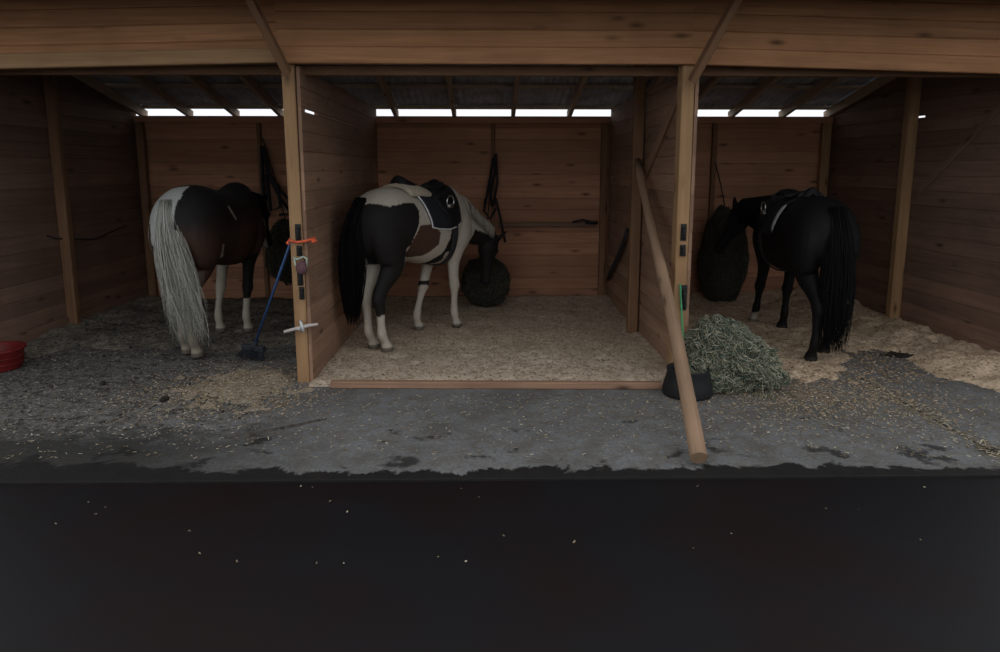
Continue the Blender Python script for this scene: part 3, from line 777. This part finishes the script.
def make_saddle(loc, heading, s, lab, padlab, roll=False, piping=True, padmat=None, dx=0, low=1):
    org = Vector((.15 + dx, 0, trunk_at(.15)[0] * s + .0))
    M = Matrix.Translation(Vector(loc)) @ Matrix.Rotation(heading, 4, 'Z')
    wl = M @ org
    # pad: a thing of its own lying on the back
    pad = empty('saddle_pad', wl, padlab, 'saddle pad', None, heading)
    x0, x1 = -.20 + dx, .44 + dx
    xo = lambda x, p: -.0 + .10 * min(1, abs(p) / 1.45) ** 2 * (1 if x < (x0 + x1) / 2 else .15)
    pm = patch(lin(x0, x1, 16), lin(-1.55, 1.55, 33), .006, .018, s, xo)
    shift_to(pm, org).build('quilted_pad', padmat or M_PAD, pad)
    if piping:
        for sg in (-1, 1):
            pts = [trunk_pt(x0 + xo(x0, p), p, .02, s) for p in lin(sg * .15, sg * 1.55, 20)] + [trunk_pt(x + xo(x, sg * 1.55), sg * 1.55, .02, s) for x in lin(x0 + .02, x1, 12)]
            mb = MB(); mb.tube(pts, .008, 8); shift_to(mb, org).build('edge_piping', M_PIPE, pad)['label'] = 'thin white edge binding'
    else:
        for sg in (-1, 1):
            mb = MB(); mb.tube([trunk_pt(x0 + xo(x0, p), p, .022, s) for p in lin(sg * .72, sg * 1.5, 12)], [.012, .022, .027] + [.029] * 6 + [.027, .022, .012], 10, (1, 0, 0), .45)
            shift_to(mb, org).build('pale_border', M_PADGREY, pad)['label'] = 'wide pale grey border strip'
    if roll:
        rings = []
        for k, x in enumerate(lin(-.30 + dx, .10 + dx, 9)):
            z = trunk_at(x)[0] * s + .012
            hh = .030 * math.sin(math.pi * (k + .6) / 9.2) + .012
            ring = []
            for j in range(28):
                a = 2 * math.pi * j / 28
                p = math.sin(a) * (.74 - .2 * k / 8)
                ring.append(trunk_pt(x, p, .010 + (hh * 1.7 if math.cos(a) > 0 else 0) * abs(math.cos(a)) ** .4, s))
            rings.append(ring)
        mb = MB(); mb.loft(rings); f = shift_to(mb, org).build('fleece_lining', M_FLEECE, pad); f['label'] = 'cream fleece lining under the cantle'
    sd = empty('saddle', wl, lab, 'saddle', None, heading)
    # seat: lofted across, dipping between pommel and cantle
    prof = [(-.26, .135, .06), (-.23, .155, .12), (-.15, .115, .16), (-.02, .072, .155), (.10, .060, .125), (.20, .075, .105), (.29, .105, .105), (.335, .095, .10), (.36, .06, .08)]
    rings = []
    for x, hz, hw in cr([(q[0], q[1] * low, q[2] * (low ** 1.5)) for q in prof], 3):
        xx = x + dx; zt = trunk_at(max(-.1, xx))[0] * s; ring = []
        for j in range(24):
            a = 2 * math.pi * j / 24; ca, sa = math.cos(a), math.sin(a)
            y = math.copysign(abs(sa) ** .75, sa) * hw; d_ = hz * .62 * (y / hw) ** 2
            z = zt + hz - d_ - (0 if ca > 0 else .045) - .012 * (1 - abs(ca) ** .5) * (1 if ca > 0 else -1)
            ring.append(Vector((xx, y, z)))
        rings.append(ring)
    mb = MB(); mb.loft(rings); shift_to(mb, org).build('seat', M_BLACK, sd)
    # panel between the seat and the back
    rings = []
    for k, x in enumerate(lin(-.22 + dx, .34 + dx, 10)):
        zt = trunk_at(x)[0] * s; hz = low * [.05, .075, .07, .06, .05, .05, .05, .06, .075, .07][k]
        rings.append([trunk_pt(x, p, .026 if lay == 0 else .03 + hz * .75, s) for lay, ps in ((0, lin(-.40, .40, 8)), (1, lin(.24, -.24, 8))) for p in ps])
    mb = MB(); mb.loft(rings); shift_to(mb, org).build('panel', M_BLACK, sd)
    for sg in (-1, 1):
        xo2 = lambda x, p: .04 * abs(p)
        # flap, rounded at the bottom
        mb = patch(lin(.02 + dx, .36 + dx, 12), lin(sg * .38, sg * 1.50, 16), .030, .014, s, lambda x, p, d=dx: ((.19 + d - x) * (max(0, abs(p) - .85) / .53) ** 2.2 * .55 + .07 * abs(p) - .02))
        shift_to(mb, org).build('flap', M_BLACK, sd)
        mb = patch(lin(.06 + dx, .24 + dx, 8), lin(sg * .30, sg * .74, 8), .048, .012, s)
        shift_to(mb, org).build('skirt', M_BLACK, sd)
        # stirrup run up under the skirt
        st = trunk_pt(.20 + dx, sg * .86, .075, s); mb = MB()
        mb.tube([trunk_pt(.16 + dx, sg * p, .064, s) for p in lin(.62, .95, 6)], .014, 8, (1, 0, 0), .35)
        shift_to(mb, org).build('stirrup_leather', M_BLACK, sd)
        ring = [st + Vector((.055 * math.sin(a) , sg * .012, .055 * math.cos(a) - .012)) for a in lin(-2.5, 2.5, 16)]
        mb = MB(); mb.tube(ring, .007, 8, (0, 1, 0)); mb.tube([ring[0] + Vector((-.008, 0, 0)), ring[-1] + Vector((.008, 0, 0))], .011, 8, (0, 1, 0), 1.8)
        shift_to(mb, org).build('stirrup', M_STEEL, sd)
    ps = [trunk_pt(.30 + dx, a, .018, s) for a in lin(1.3, 2 * math.pi - 1.3, 30)]
    mb = MB(); mb.tube(ps, .045, 10, (1, 0, 0), .18); shift_to(mb, org).build('girth', M_STRAP, sd)
    return sd, pad
make_saddle(LM, HM, 1.0, 'black leather saddle on the pinto horse, stirrup run up', 'black white-edged saddle pad with cream lining on the pinto horse', roll=True)
make_saddle(LR, HR_, .955, 'black leather saddle on the black horse', 'dark saddle pad with a pale grey border on the black horse', piping=False, low=.74)

# ------------------------------------------------------------------ hay nets
def blob(c, rx, ry, rz, seed, flat=0, n=40, m=28, amp=.10, droop=0, slant=0):
    """bulging bag surface as a function of (theta, phi)"""
    c = Vector(c)
    def S(u, v, off=0):
        th = 2 * math.pi * u; ph = math.pi * v
        d = Vector((math.sin(ph) * math.cos(th), math.sin(ph) * math.sin(th), math.cos(ph)))
        k = 1 + amp * noise.fractal(d * 2.2 + Vector((seed, 0, 0)), 1, 2, 4)
        sq = abs(d.z) ** .96 * (1 if d.z > 0 else -1)
        wd = 1 + droop * (-d.z)
        p = Vector((d.x * rx * k * wd, d.y * ry * k * wd, sq * rz * k))
        p.z = (p.z + (flat or 0)) * (1 - slant * max(0, min(1, .5 + p.x / rx * .6))) - (flat or 0)
        p += d * off
        if flat and p.z < -flat: p.z = -flat + (p.z + flat) * .06
        return c + p
    return S
def hay_net(name, c, r, seed, label, group, hay, core, cordm, nstr, cord_pts=None, flat=0, amp=.1, droop=0, slen=(.05, .13), srad=.0022, cell=14, rows=9, cordr=.0028, slant=0):
    base = Vector((c[0], c[1], c[2] - (flat or r[2])))
    root = empty(name, base, label, 'hay net', group)
    S = blob(c, *r, seed, flat, amp=amp, droop=droop, slant=slant)
    mb = MB(); rings = [[S(i / 44, max(.012, min(.988, j / 30))) for i in range(44)] for j in range(31)]
    mb.loft(rings); rel(mb, root).build('hay', core, root)
    mb = MB()
    for _ in range(nstr):
        u, v = random.random(), math.acos(random.uniform(-.96, 1)) / math.pi
        L = random.uniform(*slen); a = random.uniform(0, 6.28)
        sc1 = L / (2 * math.pi * r[0]); sc2 = L / (math.pi * r[2])
        pts = []
        lift = random.uniform(.0, .022)
        for k in range(4):
            t = k / 3 - .5; pts.append(S(u + math.cos(a) * t * sc1 / max(.2, math.sin(math.pi * v)), max(.01, min(.99, v + math.sin(a) * t * sc2 + .003 * math.sin(t * 6 + a))), .006 + lift + .02 * abs(t) * random.random()))
        for p in pts: p.z = max(p.z, base.z + .004)
        mb.tube(pts, [srad, srad * 1.1, srad, srad * .5], 3, smooth=False)
    o = rel(mb, root).build('hay_strands', hay, root); o['kind'] = 'stuff'
    mb = MB()
    for sgn in (-1, 1):
        for k in range(cell):
            pts = []
            for q in range(61):
                v = .03 + .94 * q / 60
                pts.append(S(k / cell + sgn * v * rows / cell, v, .022 + .004 * math.sin(q * 1.3)))
            mb.tube(pts, cordr, 4)
    rel(mb, root).build('netting', cordm, root)
    if cord_pts:
        mb = MB(); mb.tube(cord_pts, .007, 6); rel(mb, root).build('hanging_cord', cordm, root)
    return root, S
# big net on the floor in front of the right stall (widened at its foot)
hay_net('hay_net', (1.90, 5.24, .235), (.36, .30, .33), 4, 'bulging green net of pale hay on the floor beside the black tub', 'hay nets', M_HAY, M_HAYCORE, M_NETGREEN, 8500, flat=.225, amp=.28, droop=.20, slen=(.02, .065), srad=.0019, cell=14, rows=13, slant=.38, cordr=.0024)
hay_net('hay_net', (2.91, 8.42, .60), (.27, .25, .58), 9, 'tall dark hay net hanging at the head of the black horse', 'hay nets', M_HAYDARK, M_HAYCORED, M_NETDARK, 2600,
        cord_pts=[(2.91, 8.42, 1.14), (2.90, 8.6, 1.45), (2.88, 8.82, 1.75)], amp=.10, droop=.08)
hay_net('hay_net', (-.03, 8.20, .33), (.27, .25, .28), 13, 'round dark hay net near the floor under the pinto horse head', 'hay nets', M_HAYDARK, M_HAYCORED, M_NETDARK, 1800,
        cord_pts=[(-.03, 8.2, .58), (.0, 8.45, 1.1), (.055, 8.81, 1.80)], amp=.12)
hay_net('hay_net', (-2.43, 8.36, .68), (.24, .23, .36), 21, 'dark hay net hanging beside the brown horse head, behind the left front post', 'hay nets', M_HAYDARK, M_HAYCORED, M_NETDARK, 1600,
        cord_pts=[(-2.43, 8.36, 1.02), (-2.6, 8.6, 1.5), (-2.80, 8.81, 2.05)], amp=.12)
# loose stems trailing from the big net
mb = MB()
for k in range(34):
    x = random.gauss(2.06, .05) if k < 16 else random.uniform(1.7, 2.35); y = 4.93 + random.uniform(-.02, .06); a = random.gauss(-1.7, .35); L = random.uniform(.08, .22); z0 = random.uniform(.02, .30) if k < 12 else .02
    p = Vector((x, y + z0 * .15, z0)); q = p + Vector((math.cos(a) * L * .5, math.sin(a) * L * .6 - .02, 0)); q.z = .006
    mb.tube([p, p.lerp(q, .5) + Vector((.01, -.01, .01)), q], .0018, 3, smooth=False)
tag(mb.build('loose_hay', M_HAY), 'hay stems trailing on the concrete from the floor hay net', 'loose bits', kind='stuff')

# ------------------------------------------------------------------ leaning pole, tubs, tools
a = Vector((1.188, 3.670, .047)); b = Vector((1.475, 6.825, 1.755))
P = [a.lerp(b, t) + Vector((.010 * math.sin(t * 5), 0, .012 * math.sin(t * 4 + 1))) for t in lin(0, 1, 15)]
mb = MB(); d = (b - a).normalized(); side = d.cross(Vector((0, 0, 1))).normalized(); upv = side.cross(d)
n = 18; base = len(mb.v); u0 = 3.3
for k, p in enumerate(P):
    rr = .049 - .012 * k / 14 + .0015 * math.sin(k * 2.1)
    for i in range(n):
        t = 2 * math.pi * i / n; mb.v.append(p + side * math.cos(t) * rr + upv * math.sin(t) * rr)
Ls = (b - a).length / 14
for k in range(14):
    for i in range(n):
        j = (i + 1) % n; mb.face((k * n + i, (k + 1) * n + i, (k + 1) * n + j, k * n + j), [(k * Ls, i * .017), ((k + 1) * Ls, i * .017), ((k + 1) * Ls, i * .017 + .017), (k * Ls, i * .017 + .017)], True)
mb.face(list(range(n)), [(9 + .04 * math.cos(i), .04 * math.sin(i)) for i in range(n)]); mb.face([14 * n + i for i in reversed(range(n))])
tag(mb.build('leaning_pole', W_POLE, loc=a), 'long round peeled wooden pole leaning from the yard edge onto the partition', 'pole')

tub = empty('feed_tub', (1.495, 4.965, 0), 'black rubber tub on the floor behind the leaning pole', 'tub')
mb = MB(); mb.lathe([(.001, .001), (.178, .001), (.188, .02), (.176, .09), (.152, .175), (.158, .190), (.156, .205), (.142, .200), (.141, .17), (.158, .06), (.150, .03), (.001, .03)], n=40); mb.build('tub_body', M_RUBBER, tub)
mb = MB()
for _ in range(260):
    a_ = random.uniform(0, 6.28); r_ = .12 * math.sqrt(random.random()); p = Vector((1.495 + r_ * math.cos(a_), 4.965 + r_ * math.sin(a_), .13 + random.uniform(.0, .07) * (1 - r_ / .2)))
    a2 = random.uniform(0, 6.28); L = random.uniform(.02, .07); q = p + Vector((math.cos(a2) * L * .5, math.sin(a2) * L * .5, random.uniform(-.02, .02)))
    mb.tube([p, q], .0022, 3, smooth=False)
mb.lathe([(.142, .02), (.144, .12), (.11, .145), (.06, .155), (.001, .16)], (1.495, 4.965, 0), 20)
tag(mb.build('tub_hay', M_HAY), 'pale hay scraps filling the black rubber tub', 'hay', kind='stuff')

mb = MB(); mb.tube([(1.545, 5.18, .02), (1.520, 5.20, .30), (1.485, 5.24, .79)], .009, 8)
tag(mb.build('green_rod', M_GREEN, loc=(1.545, 5.18, .02)), 'thin bright green rod standing against the right front post', 'rod')

rt = empty('feed_tub', (-4.17, 5.72, 0), 'red plastic tub on the floor at the left edge', 'tub')
mb = MB(); mb.lathe([(.001, .002), (.185, .002), (.195, .015), (.212, .15), (.232, .17), (.232, .185), (.215, .187), (.204, .16), (.186, .03), (.001, .025)], n=44); mb.build('tub_body', M_RED, rt)
for z in (.06, .11):
    mb = MB(); mb.tube([((.198 + z * .1) * math.cos(t), (.198 + z * .1) * math.sin(t), z) for t in lin(0, 2 * math.pi, 41)], .006, 6); mb.build('rib', M_RED, rt)

# blue-handled broom leaning on the left front post
br = empty('stable_broom', (-2.03, 5.86, 0), 'blue-handled broom with dark head leaning beside the left front post', 'broom')
mb = MB(); h0, h1 = Vector((-2.03, 5.86, .16)), Vector((-1.520, 5.38, 1.15)); mb.tube([h0, h0.lerp(h1, .5), h1], .011, 10); rel(mb, br).build('handle', M_BLUE, br)
mb = MB(); dd = (h1 - h0).normalized(); mb.tube([h0 + dd * .05, h0 - dd * .05], [.022, .03], 10); 
mb.board(h0 - dd * .03 + Vector((-.11, .05, 0)), h0 - dd * .03 + Vector((.11, -.05, 0)), .05, .04, tuple(dd)); rel(mb, br).build('head_block', M_BRISTLE, br)
mb = MB()
for k in range(110):
    t = random.uniform(-1, 1); s_ = h0 - dd * .05 + Vector((.10 * t, -.045 * t, 0)) + Vector((0, random.uniform(-.014, .014), 0)); e_ = s_ - dd * .11 + Vector((.045 * t, -.02 * t + random.uniform(-.02, .02), 0)); e_.z = max(.022, min(e_.z, .035))
    mb.tube([s_, s_.lerp(e_, .5), e_], [.0045, .0035, .002], 4, smooth=False)
o = rel(mb, br).build('bristles', M_BRISTLE, br); o['kind'] = 'stuff'

# hardware on the posts
def latch(x, y, z, h, w, label):
    o = empty('post_latch', (x, y, z), label, 'latch', 'black latches on the front posts')
    mb = MB(); mb.box(-w / 2, w / 2, -.006, 0, -h / 2, h / 2, .002); mb.build('plate', M_IRON, o)
    mb = MB(); mb.tube([(0, -.018, -h * .42), (0, -.018, h * .35)], .010, 8); mb.tube([(0, -.018, h * .1), (0, -.055, h * .1)], .007, 8); mb.build('bolt', M_IRON, o)
    mb = MB()
    for sg in (-1, 1):
        mb = MB(); mb.tube([(-.018, -.006, sg * h * .3), (-.012, -.028, sg * h * .3), (.012, -.028, sg * h * .3), (.018, -.006, sg * h * .3)], .005, 6); mb.build('staple', M_IRON, o)
YL = 5.294; YR = 5.264
latch(-1.451, YL, 1.19, .13, .045, 'uppermost black latch on the left front post, just above the orange twine')
latch(-1.447, YL, 1.05, .08, .045, 'black latch right under the orange twine on the left front post')
latch(-1.451, YL, .84, .12, .045, 'black latch below the mauve cloth on the left front post')
latch(-1.444, YL, .72, .10, .040, 'lowest black latch on the left front post')
latch(1.500, YR, 1.19, .13, .045, 'upper black latch on the right front post')
latch(1.500, YR, 1.05, .09, .045, 'lower black latch on the right front post, above the green rod')
latch(1.523, YR, .68, .20, .050, 'black hook plate beside the green rod on the right front post')
mb = MB(); pts = [(-1.530, 5.340, 1.135), (-1.514, 5.285, 1.130), (-1.454, 5.268, 1.118), (-1.384, 5.280, 1.128), (-1.339, 5.340, 1.145)]
mb.tube([Vector(p) for p in pts], .011, 8); mb.tube([(-1.349, 5.320, 1.14), (-1.319, 5.290, 1.125), (-1.336, 5.290, 1.115), (-1.356, 5.310, 1.13)], .012, 8); mb.tube([(-1.519, 5.300, 1.13), (-1.539, 5.290, 1.11), (-1.524, 5.285, 1.10)], .010, 8)
tag(mb.build('orange_twine', M_ORANGE, loc=(-1.454, 5.268, 1.118)), 'orange twine tied around the left front post', 'twine')
mb = MB(); mb.tube([(-1.499, 5.290, 1.0), (-1.464, 5.275, .985), (-1.419, 5.282, 1.005), (-1.394, 5.288, .99), (-1.399, 5.290, .93)], .008, 6); mb.tube([(-1.489, 5.288, 1.0), (-1.484, 5.285, .95), (-1.464, 5.282, .91)], .007, 6)
tag(mb.build('pale_twine', M_MINT, loc=(-1.464, 5.275, .985)), 'pale greenish string looped on the left front post above the mauve cloth', 'twine')
mb = MB(); rings = []
for i in range(9):
    ph = math.pi * (i + .25) / 8.5; rings.append([Vector((-1.426 + .040 * math.sin(ph) * math.cos(t) * (1 + .2 * math.sin(3 * t + i)), 5.255 + .030 * math.sin(ph) * math.sin(t), .925 - .055 * math.cos(ph))) for t in lin(0, 2 * math.pi * 15 / 16, 16)])
mb.loft(rings); tag(mb.build('mauve_cloth', M_PINK, loc=(-1.426, 5.255, .925)), 'bunched mauve cloth tied to the left front post', 'cloth')
mb = MB(); mb.tube([(-1.584, 5.240, .425), (-1.484, 5.265, .447), (-1.394, 5.265, .470), (-1.324, 5.270, .478)], [.011, .014, .014, .010], 8)
tag(mb.build('whitish_stick', M_WHITESTICK, loc=(-1.454, 5.265, .45)), 'whitish stick tied crosswise low on the left front post', 'stick')
mb = MB(); mb.tube([(-1.464, 5.290, .50), (-1.451, 5.245, .50), (-1.434, 5.245, .43), (-1.451, 5.290, .42), (-1.474, 5.250, .45)], .012, 6)
tag(mb.build('white_tie', M_PIPE, loc=(-1.451, 5.270, .46)), 'white knot holding the stick to the left front post', 'tie')

# back wall things
mb = MB(); mb.board((.12, 8.84, .965), (1.38, 8.84, .965), .055, .045)
tag(mb.build('wall_rail', W_OUT, loc=(.12, 8.84, .965)), 'grey rail along the right half of the middle stall back wall', 'rail')
mb = MB(); mb.tube([(1.08, 8.80, 1.00), (1.2, 8.78, 1.03), (1.34, 8.79, 1.0), (1.40, 8.78, .99), (1.24, 8.78, .99)], .014, 8)
tag(mb.build('coiled_strap', M_STRAP, loc=(1.2, 8.79, 1.01)), 'dark strap lying on the grey rail by the corner', 'strap')
mb = MB(); mb.board((1.62, 8.85, .98), (2.15, 8.85, .98), .07, .05)
tag(mb.build('wall_rail', W_OUT, loc=(1.62, 8.85, .98)), 'short dark rail on the back wall of the right stall', 'rail')
def straps(name, mat, loops, label, cat, r=.012, flat=.4):
    o = empty(name, loops[0][0], label, cat)
    for k, (nm, pts) in enumerate(zip(('cheek_strap', 'rein', 'head_strap', 'lead_rope'), loops)):
        mb = MB(); mb.tube([Vector(p) for p in pts], r, 8, (0, 1, 0), flat); rel(mb, o).build(nm, mat, o)
straps('hanging_bridle', M_STRAP, [
    [(.095, 8.80, 1.86), (.085, 8.79, 1.6), (.03, 8.78, 1.35), (.06, 8.78, 1.2)], [(.10, 8.79, 1.86), (.12, 8.78, 1.5), (.07, 8.77, 1.22), (-.03, 8.76, 1.25), (.05, 8.78, 1.7), (.10, 8.79, 1.86)],
    [(-.03, 8.76, 1.30), (-.05, 8.75, 1.15), (.03, 8.74, 1.05), (.10, 8.75, 1.18)], [(.10, 8.77, 1.3), (.16, 8.77, 1.05), (.22, 8.77, .75)]], 'black bridle hanging from the thin stud above the pinto horse head', 'bridle', .030, .5)
straps('hanging_halter', M_STRAP, [
    [(-2.80, 8.79, 1.95), (-2.74, 8.78, 1.6), (-2.62, 8.77, 1.32), (-2.50, 8.77, 1.15)], [(-2.80, 8.78, 1.95), (-2.70, 8.76, 1.5), (-2.50, 8.75, 1.30), (-2.45, 8.75, 1.12), (-2.62, 8.76, 1.1)],
    [(-2.76, 8.77, 1.65), (-2.62, 8.74, 1.45), (-2.60, 8.74, 1.2), (-2.73, 8.75, 1.15), (-2.76, 8.76, 1.6)], [(-2.81, 8.78, 1.95), (-2.82, 8.78, 1.5), (-2.80, 8.78, 1.1)]], 'black halter and ropes hanging above the brown horse head', 'halter', .04, .5)
# dark hose hanging across the back of the right partition
mb = MB(); mb.tube([(1.51, 8.60, .30), (1.50, 8.35, .42), (1.495, 7.9, .66), (1.50, 7.6, .86), (1.505, 7.42, 1.02)], .035, 10, (0, 0, 1), .55)
tag(mb.build('dark_strap', M_STRAP, loc=(1.51, 8.60, .30)), 'wide dark strap slanting down the right partition to the back corner', 'strap')
mb = MB(); mb.tube([(-4.37, 6.9, 1.02), (-4.35, 7.0, .98), (-4.36, 7.7, .90), (-4.37, 8.4, 1.0)], .008, 6)
tag(mb.build('wall_rope', M_STRAP, loc=(-4.38, 7, .98)), 'thin dark rope strung along the left side wall', 'rope')

# ------------------------------------------------------------------ light
w = bpy.data.worlds.new('overcast'); sc.world = w; w.use_nodes = True
nt = w.node_tree; bg = nt.nodes['Background']
t = nt.nodes.new('ShaderNodeTexCoord').outputs['Generated']
sep = nt.nodes.new('ShaderNodeSeparateXYZ'); nt.links.new(t, sep.inputs[0])
c = ramp(nt, sep.outputs[2], [(0, (.86, .90, .94)), (.5, (.93, .95, .98))])
nt.links.new(c, bg.inputs[0]); bg.inputs[1].default_value = .88

# ------------------------------------------------------------------ camera
cam = bpy.data.cameras.new('camera'); co = bpy.data.objects.new('camera', cam); col.objects.link(co)
F = 690.0
cam.sensor_width = 36; cam.lens = F * 36 / 1000; cam.shift_y = -45 / 1000
th = math.atan((281 - 169) / F); yaw = math.atan(12 / F)
co.location = (0, 0, 1.67); co.rotation_euler = (math.pi / 2 - th, 0, -yaw)
sc.camera = co
vs = sc.view_settings; vs.view_transform = 'Standard'; vs.look = 'None'; vs.gamma = 1; vs.use_curve_mapping = False; vs.exposure = 0.40
sc.cycles.use_denoising = True
sc.cycles.max_bounces = 8; sc.cycles.diffuse_bounces = 5
